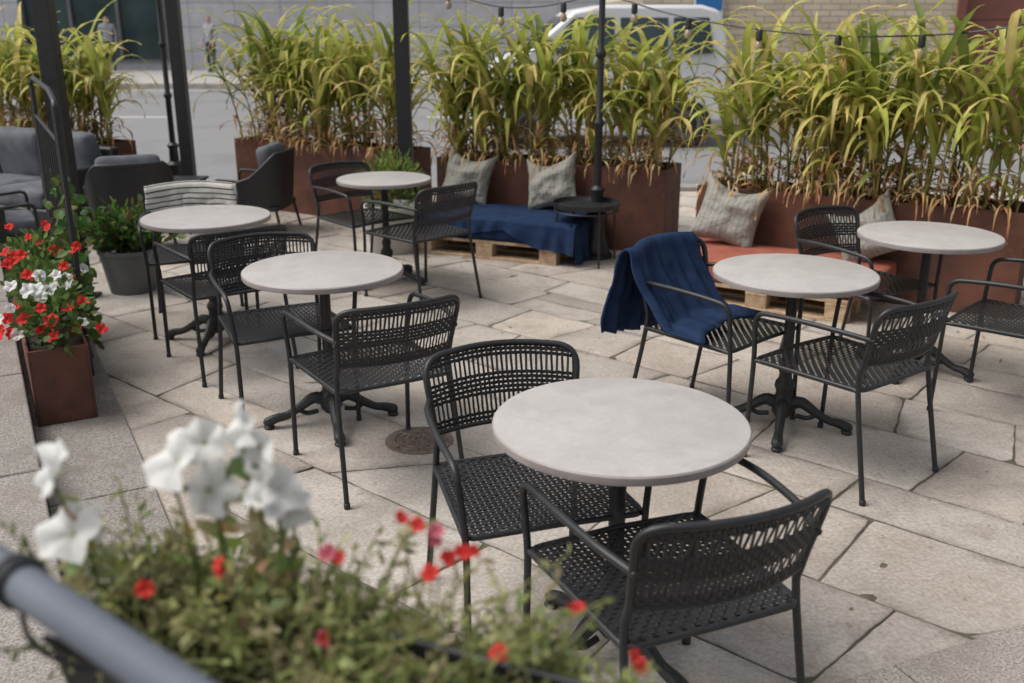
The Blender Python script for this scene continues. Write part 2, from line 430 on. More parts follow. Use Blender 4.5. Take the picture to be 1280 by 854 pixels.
# ------------------------------------------------------------------ chair mesh
def chair_mesh():
    mb=MB(); r=0.0105
    def backpt(u,h):
        z=0.545+0.225*h; w=0.232+0.020*h
        y=-0.225-0.055*h
        bul=0.055+0.02*h
        return Vector((u*w, y-bul*(1-u*u), z+0.012*h*(1-u*u)))
    left=[(-0.252,-0.30,0.0),(-0.236,-0.215,0.44),(-0.232,-0.225,0.545)]
    L=[Vector(p) for p in left]+[backpt(-1,0.5),backpt(-1,0.80)]
    topc=[backpt(-0.93,0.95),backpt(-0.80,1.0)]+[backpt(-0.8+1.6*k/10,1.0) for k in range(1,10)]+[backpt(0.80,1.0),backpt(0.93,0.95)]
    Rr=[Vector((-p.x,p.y,p.z)) for p in reversed(L)]
    tube(mb,catmull(L+topc+Rr,3),r,8,M_black)
    tube(mb,[backpt(-1+2*k/12,0) for k in range(13)],0.008,8,M_black)
    for sx in (-1,1):
        pts=[(sx*0.240,-0.262,0.648),(sx*0.270,-0.16,0.660),(sx*0.288,0.02,0.664),(sx*0.286,0.20,0.655)]
        pts=catmull(pts,4)
        low=[Vector((sx*0.284,0.255,0.648)),Vector((sx*0.262,0.262,0.44)),Vector((sx*0.262,0.275,0.0))]
        tube(mb,rounded([pts[0]]+pts[4:-2]+low,0.055,6),r,8,M_black)
        tube(mb,[(sx*0.238,-0.215,0.437),(sx*0.262,0.258,0.437)],0.009,8,M_black)
        lathe(mb,[(0.013,0),(0.013,0.018),(0.011,0.02)],M_black,(sx*0.262,0.275,0),10)
        lathe(mb,[(0.013,0),(0.013,0.018),(0.011,0.02)],M_black,(sx*0.252,-0.299,0),10)
    sf=rounded([(0,0.262,0.447),(0.262,0.258,0.44),(0.238,-0.228,0.44),(0,-0.232,0.44)],0.04,4)
    tube(mb,sf,0.009,8,M_black)
    tube(mb,[Vector((-p.x,p.y,p.z)) for p in sf],0.009,8,M_black)
    nx,ny=25,26
    def sp(i,j,up):
        u=-1+2*i/nx; v=j/ny
        w=0.228+0.024*v; y=-0.222+0.475*v
        dip=-0.014*(1-u*u)*math.sin(math.pi*v)
        return Vector((u*w,y,0.447+dip+up))
    hw=0.0072; a=0.0028
    for j in range(ny+1):
        vs=[];fs=[]
        for i in range(nx+1):
            p=sp(i,j,a*(1 if (i+j)%2 else -1))
            vs+=[p+Vector((0,-hw,0)),p+Vector((0,hw,0))]
            if i: fs.append((2*i-2,2*i,2*i+1,2*i-1))
        mb.add(vs,fs,M_weave)
    for i in range(nx+1):
        vs=[];fs=[]
        for j in range(ny+1):
            p=sp(i,j,a*(-1 if (i+j)%2 else 1))
            vs+=[p+Vector((-hw,0,0)),p+Vector((hw,0,0))]
            if j: fs.append((2*j-2,2*j-1,2*j+1,2*j))
        mb.add(vs,fs,M_weave)
    nb=30
    hs=[0,0.06,0.12,0.2,0.34,0.40,0.46,0.52,0.58,0.64,0.82,0.86,0.92,0.97,1.0]
    for i in range(nb+1):
        u=-0.965+1.93*i/nb
        vs=[];fs=[]
        for k,h in enumerate(hs):
            hh=h if abs(u)<0.82 else min(h, 1.0-(abs(u)-0.82)*0.5)
            p=backpt(u,hh)+Vector((0,0.0025*(1 if (i+k)%2 else -1),0))
            tg=(backpt(u+0.01,hh)-backpt(u-0.01,hh)).normalized()*0.0036
            vs+=[p-tg,p+tg,p+tg+Vector((0,-0.003,0)),p-tg+Vector((0,-0.003,0))]
            if k:
                b=4*k
                for q in range(4): fs.append((b-4+q,b-4+(q+1)%4,b+(q+1)%4,b+q))
        mb.add(vs,fs,M_weave)
    for r_i,h in enumerate([0.06,0.12,0.37,0.43,0.49,0.55,0.61,0.86,0.92,0.97]):
        vs=[];fs=[]
        for i in range(nb*1+1):
            u=-0.985+1.97*i/nb
            hh=h if abs(u)<0.86 else min(h,1.0-(abs(u)-0.86)*0.9)
            p=backpt(u,hh)+Vector((0,0.004*(-1 if (i+r_i)%2 else 1)-0.0015,0))
            vs+=[p+Vector((0,0,-0.0052)),p+Vector((0,0,0.0052)),p+Vector((0,-0.003,0.0052)),p+Vector((0,-0.003,-0.0052))]
            if i:
                b=4*i
                for q in range(4): fs.append((b-4+q,b-4+(q+1)%4,b+(q+1)%4,b+q))
        mb.add(vs,fs,M_weave)
    return mb.mesh('patio_chair_mesh',sharp=50)
CH=chair_mesh()
chairs=[(0.385,2.20,22.6),(0.05,2.71,197),(0.93,4.33,223),(1.365,3.83,37),(-0.56,3.80,30),(-1.07,4.42,207),
        (-1.52,5.12,34.6),(-1.90,5.85,197),(-0.60,6.45,45),(-1.05,6.97,223),(1.87,5.15,213),(2.37,4.42,47)]
for (x,y,a) in chairs: place(CH,'patio_chair',(x,y,0.002),rad(a))

# ------------------------------------------------------------------ bistro table
def table_mesh(rt):
    mb=MB()
    lathe(mb,[(rt-0.012,0.700),(rt-0.002,0.703),(rt,0.712),(rt,0.724),(rt-0.004,0.7285)],M_edge,seg=72)
    lathe(mb,[(rt-0.0042,0.7285),(rt-0.010,0.7300),(0.0001,0.7302)],M_top,seg=72)
    lathe(mb,[(0.13,0.698),(0.13,0.690),(0.04,0.684),(0.024,0.66),(0.0235,0.30),(0.03,0.29),(0.034,0.275),(0.028,0.26),(0.03,0.235),(0.042,0.22),(0.046,0.20),(0.036,0.175),(0.04,0.15),(0.05,0.125),(0.048,0.075),(0.03,0.05),(0.001,0.05)],M_iron,seg=20)
    for k in range(4):
        a=k*math.pi/2+0.5; ca,sa=math.cos(a),math.sin(a)
        P=[(0.03,0.115),(0.08,0.125),(0.14,0.088),(0.20,0.055),(0.25,0.045),(0.285,0.03),(0.295,0.016)]
        tube(mb,catmull([(p*ca,p*sa,z) for p,z in P],4),[0.032,0.028,0.021,0.019,0.022,0.026,0.016],8,M_iron)
        P2=[(0.06,0.06),(0.11,0.055),(0.15,0.075)]
        tube(mb,catmull([(p*ca,p*sa,z) for p,z in P2],4),0.011,6,M_iron)
        lathe(mb,[(0.022,0),(0.026,0.008),(0.018,0.02)],M_iron,(0.285*ca,0.285*sa,0),12)
    return mb.mesh('bistro_table_mesh',sharp=35)
TB=table_mesh(0.352); TBs=table_mesh(0.325)
for i,(x,y) in enumerate([(0.297,2.525),(1.232,4.217),(-0.833,4.275),(2.133,5.004),(-1.706,5.50)]):
    place(TB,'bistro_table',(x,y,0.002),rad(35*i+8))
place(TBs,'bistro_table',(-0.883,6.875,0.002),0.6)

mb=MB(); c=(0.56,7.46,0)
lathe(mb,[(0.001,0.435),(0.24,0.435),(0.245,0.44),(0.25,0.465),(0.256,0.465),(0.25,0.43),(0.001,0.428)],M_black,c,40)
for k in range(4):
    a=k*math.pi/2+0.35; ca,sa=math.cos(a),math.sin(a)
    tube(mb,[(c[0]+.235*ca,c[1]+.235*sa,.43),(c[0]+.25*ca,c[1]+.25*sa,0.002)],0.008,8,M_black)
tube(mb,[(c[0]+.24*math.cos(a*math.pi/16),c[1]+.24*math.sin(a*math.pi/16),.40) for a in range(32)],0.006,6,M_black,closed=True)
mb.obj('tray_side_table')

# ------------------------------------------------------------------ planters + maize
def blade(mb, p, az, el, length, width, droop, col, mat, segs=7, twist=0.0):
    pts=[Vector(p)]; e=el; a=az; st=length/segs
    for k in range(segs):
        d=Vector((math.cos(a)*math.cos(e),math.sin(a)*math.cos(e),math.sin(e)))
        pts.append(pts[-1]+d*st)
        e-=droop*(0.35+1.3*k/segs)/segs; a+=twist/segs
        e=max(e,-1.45)
    vs=[];fs=[];cs=[]
    n=len(pts); tp=0.16+0.3*R.random()**2
    for k,q in enumerate(pts):
        t=k/(n-1)
        w=width*0.5*(min(1,0.45+t*3.0))*(1-t**2.2)+0.0006
        tg=(pts[min(k+1,n-1)]-pts[max(k-1,0)]).normalized()
        sd=Vector((-math.sin(az+twist*t),math.cos(az+twist*t),0)); up=sd.cross(tg)*-1
        wav=math.sin(k*2.1+az*5)*0.006
        vs+=[q-sd*w+up*(w*0.35+wav),q,q+sd*w+up*(w*0.35-wav)]
        f=0.85+0.3*t
        tip=max(0,(t-0.68))*1.8
        cc=(col[0]*f+tip*tp,col[1]*f+tip*.03,col[2]*f+tip*tp*.2)
        cs+=[cc,tuple(x*1.2 for x in cc),cc]
        if k:
            b=3*k
            fs+=[(b-3,b-2,b+1,b),(b-2,b-1,b+2,b+1)]
    mb.add(vs,fs,mat,cols=cs)

def green():
    t=R.random()
    if t<0.42: c=(0.37,0.42,0.085)
    elif t<0.58: c=(0.20,0.26,0.06)
    elif t<0.88: c=(0.50,0.50,0.14)
    else: c=(0.60,0.50,0.19)
    f=R.uniform(0.85,1.22); return (c[0]*f,c[1]*f,c[2]*f)
def tan():
    f=R.uniform(0.65,1.3); return R.choice([(0.50*f,0.33*f,0.15*f),(0.36*f,0.19*f,0.08*f),(0.56*f,0.45*f,0.25*f)])

def planter(p0,p1,depth=0.48,h=0.66,n=76,pname='corten_planter',top=1.66):
    m_,L=frame2(p0,p1); t=0.012
    mb=MB(); mb.M=m_
    for (a,b,c,d) in ((0,L,0,t),(0,L,depth-t,depth),(0,t,t,depth-t),(L-t,L,t,depth-t)):
        box(mb,a,b,c,d,0.0,h,M_corten)
    box(mb,0.0,L,t+0.001,t+0.03,h-0.012,h-0.003,M_corten)
    for k in range(1,3): box(mb,L*k/3-0.002,L*k/3+0.002,-0.002,0.0,0.01,h-0.005,M_corten)
    box(mb,t,L-t,t,depth-t,0.05,h-0.06,M_soil)
    mb.obj(pname,bevel=0.002)
    mg=MB(); mg.M=m_
    for i in range(n):
        x=R.uniform(0.03,L-0.03); y=R.uniform(0.05,depth-0.04)
        H=R.uniform(0.62,1.0)*(top-h)
        lean=Vector((R.uniform(-.12,.12)+ (x/L-.5)*0.12,R.uniform(-.16,.10),0))
        base=Vector((x,y,h-0.06))
        stem=[base+lean*(k/5)**1.5*H/0.9+Vector((0,0,H*0.8*k/5)) for k in range(6)]
        cst=(0.50,0.39,0.17) if R.random()<0.6 else (0.32,0.33,0.10)
        tube(mg,stem,[0.010,0.009,0.0075,0.006,0.0045,0.003],5,M_dry,cst)
        nl=R.randint(8,10); az=R.random()*6.28
        for k in range(nl):
            t_=0.12+0.88*k/(nl-1)
            q=t_*5; i0=min(4,int(q)); P=stem[i0].lerp(stem[i0+1],q-i0)
            az+=math.pi+R.uniform(-.7,.7)
            dry = (t_<0.45 and R.random()<0.85) or R.random()<0.09
            if dry:
                if R.random()<.85: blade(mg,P,az,R.uniform(0.2,1.0),R.uniform(.22,.50),R.uniform(.012,.028),R.uniform(2.4,4.0),tan(),M_dry,6,R.uniform(-1.5,1.5))
            else:
                el=R.uniform(0.85,1.3) if t_<0.8 else R.uniform(1.0,1.4)
                blade(mg,P,az,el,R.uniform(.50,.82)*(1.0 if t_>.4 else .8),R.uniform(.044,.072),R.uniform(2.0,3.8) if t_<.85 else R.uniform(1.2,3.0),green(),M_leaf,9,R.uniform(-.7,.7))
        for k in range(2):
            blade(mg,base+Vector((R.uniform(-.03,.03),R.uniform(-.03,.03),R.uniform(0.02,.2))),R.random()*6.28,R.uniform(.3,1.2),R.uniform(.2,.38),.016,3.4,tan(),M_dry,6,R.uniform(-1,1))
    for i in range(int(n*0.6)):
        x=R.uniform(0.03,L-0.03)
        blade(mg,(x,0.03,h-0.01),-math.pi/2+R.uniform(-.7,.7),R.uniform(.5,1.2),R.uniform(.18,.42),.016,4.2,tan(),M_dry,7,R.uniform(-1,1))
    mg.obj('maize_plants',sharp=0)

planter((-0.64,8.50),(1.19,7.71),top=1.77)
planter((1.307,7.01),(3.10,5.915),top=1.76,n=80)
planter((-2.72,9.88),(-1.0,8.78),top=1.76)
planter((-5.6,10.2),(-3.85,9.30),top=1.74,n=62)
planter((3.5,5.75),(5.2,4.75),top=1.70,n=36)

# ------------------------------------------------------------------ pallet benches
def pallet(mb,L,W,z=0.0):
    def b(*a):
        f=R.uniform(0.75,1.12); box(mb,*a,M_wood,(f,f*R.uniform(.94,1.0),f*R.uniform(.86,1.0)))
    for y in (0.0,W/2-0.05,W-0.1):
        b(0.0,L,y,y+0.1,z,z+0.02)
        for x in (0.0,L/2-0.07,L-0.14): b(x+.001,x+0.139,y+.003,y+0.097,z+0.021,z+0.100)
    for x in (0.0,L/2-0.07,L-0.14): b(x,x+0.14,0.001,W-.001,z+0.101,z+0.122)
    k=7
    for i in range(k):
        y=i*(W-0.09)/(k-1); b(0,L,y,y+0.09,z+0.123,z+0.145)
def sheet(mb,fn,nu,nv,mat,colfn=None):
    vs=[fn(i/nu,j/nv) for i in range(nu+1) for j in range(nv+1)]
    fs=[(i*(nv+1)+j,(i+1)*(nv+1)+j,(i+1)*(nv+1)+j+1,i*(nv+1)+j+1) for i in range(nu) for j in range(nv)]
    cols=[colfn(i/nu,j/nv) for i in range(nu+1) for j in range(nv+1)] if colfn else None
    mb.add(vs,fs,mat,cols=cols)
m_=frame2((-0.64,8.50),(1.19,7.71))[0]
mb=MB(); mb.M=m_@Matrix.Translation((0.16,-0.70,0)); pallet(mb,1.2,0.68)
mb.obj('pallet',bevel=0.003)
mb=MB(); mb.M=m_
rbox(mb,(0.80,-0.36,0.235),(0.70,0.345,0.085),0.035,M_blue,puff=0.06,wob=0.012)
def front_drape(u,v):
    x=0.09+u*1.42; hang=0.11+0.05*math.sin(u*5.0+1)+ (0.13 if u>0.76 else 0.13*max(0,(u-0.60)/0.16))
    z=0.318-v*hang; y=-0.712-0.016*math.sin(x*38+math.sin(x*9)*2)*v-0.02*v
    if v<0.05: y=-0.66; z=0.325
    return (x,y,z)
def end_drape(u,v):
    y=-0.715+u*0.70; z=0.318-v*0.30; x=1.508+0.02*v+0.018*math.sin(y*40+1)*v
    if v<0.05: x=1.46; z=0.325
    return (x,y,z)
sheet(mb,front_drape,70,14,M_blue); sheet(mb,end_drape,40,14,M_blue)
mb.obj('blue_bench_cushion',sharp=0)
m2=frame2((1.307,7.01),(3.10,5.915))[0]
mb=MB(); mb.M=m2@Matrix.Translation((0.10,-0.64,0)); pallet(mb,1.15,0.62)
mb.obj('pallet',bevel=0.003)
mb=MB(); mb.M=m2
rbox(mb,(0.70,-0.325,0.225),(0.70,0.32,0.072),0.035,M_orange,puff=0.10,wob=0.014)
mb.obj('orange_bench_cushion',sharp=0)

def pillow(loc, rz, tilt, roll, w=0.235, mat=M_pillow):
    mb=MB(); n=24; rnd=R.uniform(0,50)
    for sgn in (-1,1):
        vs=[];cs=[];fs=[]
        for i in range(n+1):
            for j in range(n+1):
                a=-1+2*i/n; b=-1+2*j/n
                a=math.copysign(abs(a)**0.85,a); b=math.copysign(abs(b)**0.85,b)
                x=a*w*(1-.13*(1-b*b)); z=b*w*(1-.13*(1-a*a))
                q=(1-a*a)*(1-b*b)
                th=0.115*q**0.45
                nz=(noise.noise(Vector((x*7+rnd,z*7,sgn*3)))*0.035+noise.noise(Vector((x*17+rnd,z*17,sgn*3)))*0.018)*q**.3
                cr=-0.045*math.exp(-((a*.6+.25-b*.2)/.12)**2)*max(0,b+.2)*q**.2
                z2=z-0.07*(1-a*a)*max(0,b)
                vs.append((x,sgn*(th+nz+cr),z2)); cs.append(((a+1)/2,(b+1)/2,0))
        for i in range(n):
            for j in range(n):
                f=(i*(n+1)+j,(i+1)*(n+1)+j,(i+1)*(n+1)+j+1,i*(n+1)+j+1)
                fs.append(f if sgn<0 else f[::-1])
        mb.add(vs,fs,mat,cols=cs)
    o=mb.obj('linen_pillow',sharp=0)
    o.matrix_world=Matrix.Translation(loc)@Matrix.Rotation(rz,4,'Z')@Matrix.Rotation(tilt,4,'X')@Matrix.Rotation(roll,4,'Y')
    return o
pz=rad(-23.3); po=rad(-31.4)
def at(m,x,y,z): return m@Vector((x,y,z))
pillow(at(m_,0.36,-0.13,0.54),pz,rad(-17),rad(8),.225)
pillow(at(m_,1.10,-0.13,0.54),pz-0.1,rad(-18),rad(-12),.225)
pillow(at(m2,0.30,-0.14,0.525),po+0.1,rad(-18),rad(12),0.235)
pillow(at(m2,1.20,-0.12,0.49),po-0.1,rad(-22),rad(-30),0.215)

# ------------------------------------------------------------------ blankets
def drape_obj(name, chair, mat, u0,u1, f_len, b_len, fold=0.02, extra=0.0):
    x,y,a=chair; mb=MB(); nu,nv=60,50
    def fn(u,v):
        X=u0+(u1-u0)*u
        un=max(-1,min(1,X/0.25))
        bul=0.075*(1-un*un)
        ytop=-0.282-bul; ztop=0.795+0.012*(1-un*un)
        tot=f_len+b_len; s_=v*tot-f_len
        d=abs(s_)
        fx=math.sin(X*30+1.3+d*3)*fold*min(1,d/0.25)+math.sin(X*67-d*5)*fold*0.4*min(1,d/0.2)
        rr=0.022
        if d<rr*1.57:
            an=s_/rr; Y=ytop-math.sin(an)*rr; Z=ztop-rr+math.cos(an)*rr
        elif s_>0:
            dd=d-rr*1.57; Y=ytop-rr-0.01-0.12*dd-abs(fx); Z=ztop-rr-dd
        else:
            dd=d-rr*1.57; Y=ytop+rr+0.10*dd+abs(fx)+extra*dd*dd*3; Z=ztop-rr-dd
            if Z<0.475:
                Y+= (0.475-Z)*0.9; Z=0.475+ fx*0.3+0.008
        X2=X*(1+0.25*extra*d)+math.sin(Z*18)*0.006
        if s_>0: Z-= 0.05*math.sin(u*3.2+.5)*min(1,d/.3)
        w_=noise.noise_vector(Vector((X*9,Z*9,s_*4)))*0.016*min(1,d/.1)
        return (X2+w_.x,Y+(abs(w_.y) if s_<0 else -abs(w_.y)),Z+w_.z*.5)
    sheet(mb,fn,nu,nv,mat,lambda u,v:(u,v,0))
    o=mb.obj(name,sharp=0,loc=(x,y,0.002),rz=rad(a))
    so=o.modifiers.new('solid','SOLIDIFY'); so.thickness=0.010
    return o
drape_obj('navy_blanket',chairs[2],M_blue,-0.20,0.31,0.42,0.44,0.032,0.6)
drape_obj('striped_blanket',chairs[7],M_stripe,-0.26,0.26,0.20,0.22,0.012)

# ------------------------------------------------------------------ posts, lamps
mb=MB()
posts=((-2.87,6.43,0.052),(-3.07,9.5,0.055),(-0.88,8.30,0.058))
for (x,y,w) in posts:
    box(mb,x-w,x+w,y-w,y+w,0.02,3.2,M_black); box(mb,x-w-.04,x+w+.04,y-w-.04,y+w+.04,0,0.018,M_black)
for p0,p1 in (((-2.87,6.43),(-3.07,9.5)),((-3.07,9.5),(-0.88,8.30))):
    m,L=frame2(p0,p1); mb.M=m; box(mb,0.08,L-0.08,-0.05,0.05,3.05,3.19,M_black); mb.M=Matrix.Identity(4)
mb.obj('pergola_frame',bevel=0.003)

def lamp_post(x,y,h):
    mb=MB()
    lathe(mb,[(0.13,0),(0.13,0.03),(0.10,0.05),(0.095,0.12),(0.075,0.15),(0.07,0.30),(0.085,0.32),(0.085,0.34),(0.05,0.37),(0.045,0.50),(0.058,0.52),(0.058,0.535),(0.030,0.56),
        (0.028,1.0),(0.042,1.02),(0.042,1.04),(0.026,1.06),(0.025,1.50),(0.036,1.51),(0.040,1.53),(0.036,1.55),(0.024,1.57),(0.022,h-0.2),(0.04,h-0.18),(0.04,h-0.15),(0.02,h-0.12),(0.02,h)],M_black,(x,y,0),16)
    for sx in (-1,1):
        tube(mb,catmull([(x,y,h-0.35),(x+sx*.12,y,h-.28),(x+sx*.25,y,h-.15),(x+sx*.3,y,h-.02)],5),0.010,6,M_black)
        lathe(mb,[(0.02,-.03),(0.06,0),(0.09,.14),(0.05,.2),(0.01,.24)],M_bulb,(x+sx*.3,y,h),12)
    lathe(mb,[(0.02,-.01),(0.06,0.02),(0.09,.16),(0.05,.24),(0.01,.28)],M_bulb,(x,y,h),12)
    mb.obj('street_lamp')
lamp_post(0.655,7.62,2.7)
lamp_post(-3.50,10.4,2.7)

mb=MB()
def wire(p):
    pts=catmull(p,10); tube(mb,pts,0.006,6,M_black)
    L=0; nxt=0.25
    for i in range(1,len(pts)):
        L+=(pts[i]-pts[i-1]).length
        if L>nxt:
            nxt+=0.50; c=pts[i]
            lathe(mb,[(0.016,0.0),(0.022,-0.015),(0.022,-0.065),(0.016,-0.07)],M_black,tuple(c),10)
            lathe(mb,[(0.010,-0.07),(0.02,-0.085),(0.028,-0.105),(0.022,-0.128),(0.004,-0.137)],M_bulb,tuple(c),10)
wire([(0.655,7.62,1.95),(1.2,7.1,1.78),(1.9,6.6,1.68),(2.6,6.2,1.69),(3.1,5.9,1.79),(4.2,5.8,2.08),(5.2,5.8,2.5)])
wire([(0.655,7.62,1.95),(0.2,7.75,1.86),(-0.2,7.9,1.88),(-0.6,8.12,2.04),(-0.88,8.22,2.3)])
tube(mb,[(5.2,5.8,0),(5.2,5.8,2.6)],0.03,10,M_black)
mb.obj('string_lights')

# ------------------------------------------------------------------ fence w/ ivy
mb=MB(); mb.M=ML; n0=0.36
for s_ in (-5.32,-5.42,-7.0,-7.1): tube(mb,[(s_,n0,0),(s_,n0,1.38)],0.013,8,M_black)
tube(mb,rounded([(-5.32,n0,1.30),(-5.32,n0,1.40),(-5.6,n0,1.44),(-6.8,n0,1.44),(-7.1,n0,1.40),(-7.1,n0,1.3)],0.06),0.014,8,M_black)
for z in (0.22,1.20): tube(mb,[(-5.32,n0,z),(-7.1,n0,z)],0.010,8,M_black)
for k in range(1,10): tube(mb,[(-5.42-k*0.158,n0,0.22),(-5.42-k*0.158,n0,1.20)],0.006,6,M_black)
mb.obj('metal_fence')

def leafq(mb,p,d,up,l,w,col,mat=M_leaf):
    d=d.normalized(); s_=d.cross(up)
    if s_.length<1e-4: s_=Vector((1,0,0))
    s_.normalize(); u=s_.cross(d)
    vs=[p,p+d*l*.35+s_*w*.5+u*w*.15,p+d*l*.75+s_*w*.38+u*w*.1,p+d*l,p+d*l*.75-s_*w*.38+u*w*.1,p+d*l*.35-s_*w*.5+u*w*.15,p+d*l*.5-u*w*.02]
    mb.add(vs,[(0,1,6),(1,2,6),(2,3,6),(3,4,6),(4,5,6),(5,0,6)],mat,col)
def rv():
    while True:
        v=Vector((R.uniform(-1,1),R.uniform(-1,1),R.uniform(-1,1)))
        if 0.05<v.length<1: return v.normalized()
def clump(mb,c,rad3,n,l,w,cols,upb=0.3,shell=0.55):
    c=Vector(c)
    for i in range(n):
        d=rv(); k=R.uniform(shell,1)
        p=c+Vector((d.x*rad3[0]*k,d.y*rad3[1]*k,d.z*rad3[2]*k))
        dd=(d+rv()*0.7+Vector((0,0,upb)))
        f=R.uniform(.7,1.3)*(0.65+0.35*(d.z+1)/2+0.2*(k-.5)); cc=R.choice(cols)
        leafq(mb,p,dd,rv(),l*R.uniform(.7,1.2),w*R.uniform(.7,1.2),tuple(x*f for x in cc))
def petunia(mb,p,nrm,r,col,ctr=(0.35,0.4,0.12)):
    nrm=nrm.normalized(); a=nrm.cross(Vector((0.3,0.2,1)))
    if a.length<.01:a=Vector((1,0,0))
    a.normalize(); b=nrm.cross(a); n=20; ph=R.random()*6
    vs=[p-nrm*r*0.55]; cs=[ctr]
    for (rr,h,sh) in ((0.2,-0.2,0.8),(0.62,0.0,0.95),(1.0,0.0,1.0)):
        for k in range(n):
            t=2*math.pi*k/n
            w=1+0.10*math.cos(5*t+ph)*rr; hh=h+0.22*math.sin(5*t*1.0+ph*2)*rr+0.18*math.sin(2*t+ph)*rr
            vs.append(p+(a*math.cos(t)+b*math.sin(t))*r*rr*w+nrm*r*hh); cs.append(tuple(x*sh for x in col))
    fs=[(0,1+k,1+(k+1)%n) for k in range(n)]
    for q in range(2):
        for k in range(n):
            fs.append((1+q*n+k,1+(q+1)*n+k,1+(q+1)*n+(k+1)%n,1+q*n+(k+1)%n))
    mb.add(vs,fs,M_petal,cols=cs)
G1=[(0.10,0.17,0.04),(0.15,0.23,0.06),(0.07,0.12,0.03)]
mb=MB()
for i in range(300):
    s_=R.uniform(-6.9,-5.3) if R.random()<.5 else -5.35-abs(R.gauss(0,.25)); z=R.uniform(0.1,1.0) if s_>-5.9 else R.uniform(0.1,0.75)
    p=ML@Vector((s_,n0+R.uniform(-.05,.08),z)); leafq(mb,p,rv()+Vector((0,0,-.5)),rv(),R.uniform(.04,.075),R.uniform(.035,.06),tuple(x*R.uniform(.7,1.4) for x in R.choice(G1)))
for k in range(6):
    s_=-5.35-k*0.25
    tube(mb,catmull([ML@Vector((s_,n0+.02,.1)),ML@Vector((s_+.05,n0-.02,.4)),ML@Vector((s_-.06,n0+.02,.7)),ML@Vector((s_,n0,.95))],4),0.004,5,M_dry,(0.15,0.1,0.05))
mb.obj('climbing_ivy',sharp=0)

mb=MB(); mb.M=ML; t=.01
s0,s1,na,nb_,h=-6.25,-4.70,0.065,0.32,0.37
for a in ((s0,s1,na,na+t),(s0,s1,nb_-t,nb_),(s0,s0+t,na+t,nb_-t),(s1-t,s1,na+t,nb_-t)): box(mb,*a,0.014,h,M_corten)
box(mb,s0+t,s1-t,na+t,nb_-t,.03,h-.03,M_soil)
mb.obj('flower_box',bevel=.003)
mb=MB()
for k in range(11):
    s_=s1-.08-k*.15
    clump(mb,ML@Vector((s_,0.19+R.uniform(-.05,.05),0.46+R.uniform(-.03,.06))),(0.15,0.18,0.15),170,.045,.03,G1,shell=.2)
RED=(0.75,0.045,0.035); WHT=(0.85,0.85,0.83)
for i in range(12):
    petunia(mb,ML@Vector((R.uniform(-5.08,-4.80),R.uniform(.03,.34),R.uniform(.55,.65))),Vector((R.uniform(-.3,.5),-.7,R.uniform(.3,.9))),R.uniform(.028,.036),WHT)
for i in range(46):
    s_=R.uniform(-4.90,-4.66) if R.random()<.42 else R.uniform(-6.2,-5.05); n_=R.uniform(-.05,.40); z=R.uniform(.42,.56) if s_>-5 else R.uniform(.50,.72)
    petunia(mb,ML@Vector((s_,n_,z)),Vector((R.uniform(-.5,.8),-.6,R.uniform(.1,1.2))),R.uniform(.022,.035),RED if R.random()<.88 else WHT,(0.3,0.02,0.02))
mb.obj('petunia_flowers',sharp=0)

mb=MB(); c=(-2.60,6.62,0)
lathe(mb,[(0.145,0),(0.15,0.01),(0.195,0.27),(0.205,0.275),(0.205,0.30),(0.19,0.30),(0.185,0.26),(0.001,0.26)],M_potg,c,32); mb.obj('plant_pot')
mb=MB()
for i in range(80):
    a=R.random()*6.28; el=R.uniform(.4,1.4); L_=R.uniform(.18,.36); p=Vector((c[0]+R.uniform(-.1,.1),c[1]+R.uniform(-.1,.1),.26))
    d=Vector((math.cos(a)*math.cos(el),math.sin(a)*math.cos(el),math.sin(el)))
    tube(mb,[p,p+d*L_],0.003,4,M_dry,(.08,.1,.04))
    for k in range(9):
        q=p+d*L_*(.3+.7*k/8); leafq(mb,q,d+rv()*.9,rv(),R.uniform(.05,.09),R.uniform(.025,.04),tuple(x*R.uniform(.7,1.6) for x in R.choice(G1)))
mb.obj('potted_shrub',sharp=0)
mb=MB(); c=(-0.95,7.85,0)
lathe(mb,[(0.17,0),(0.18,0.01),(0.225,0.33),(0.235,0.34),(0.235,0.37),(0.22,0.37),(0.21,0.33),(0.001,0.33)],M_potl,c,32); mb.obj('plant_pot')
mb=MB(); clump(mb,(c[0],c[1],.55),(.26,.23,.24),800,.07,.022,[(0.18,0.27,0.06),(0.26,0.33,0.08),(.12,.19,.045)],shell=.1,upb=.8); mb.obj('potted_shrub',sharp=0)

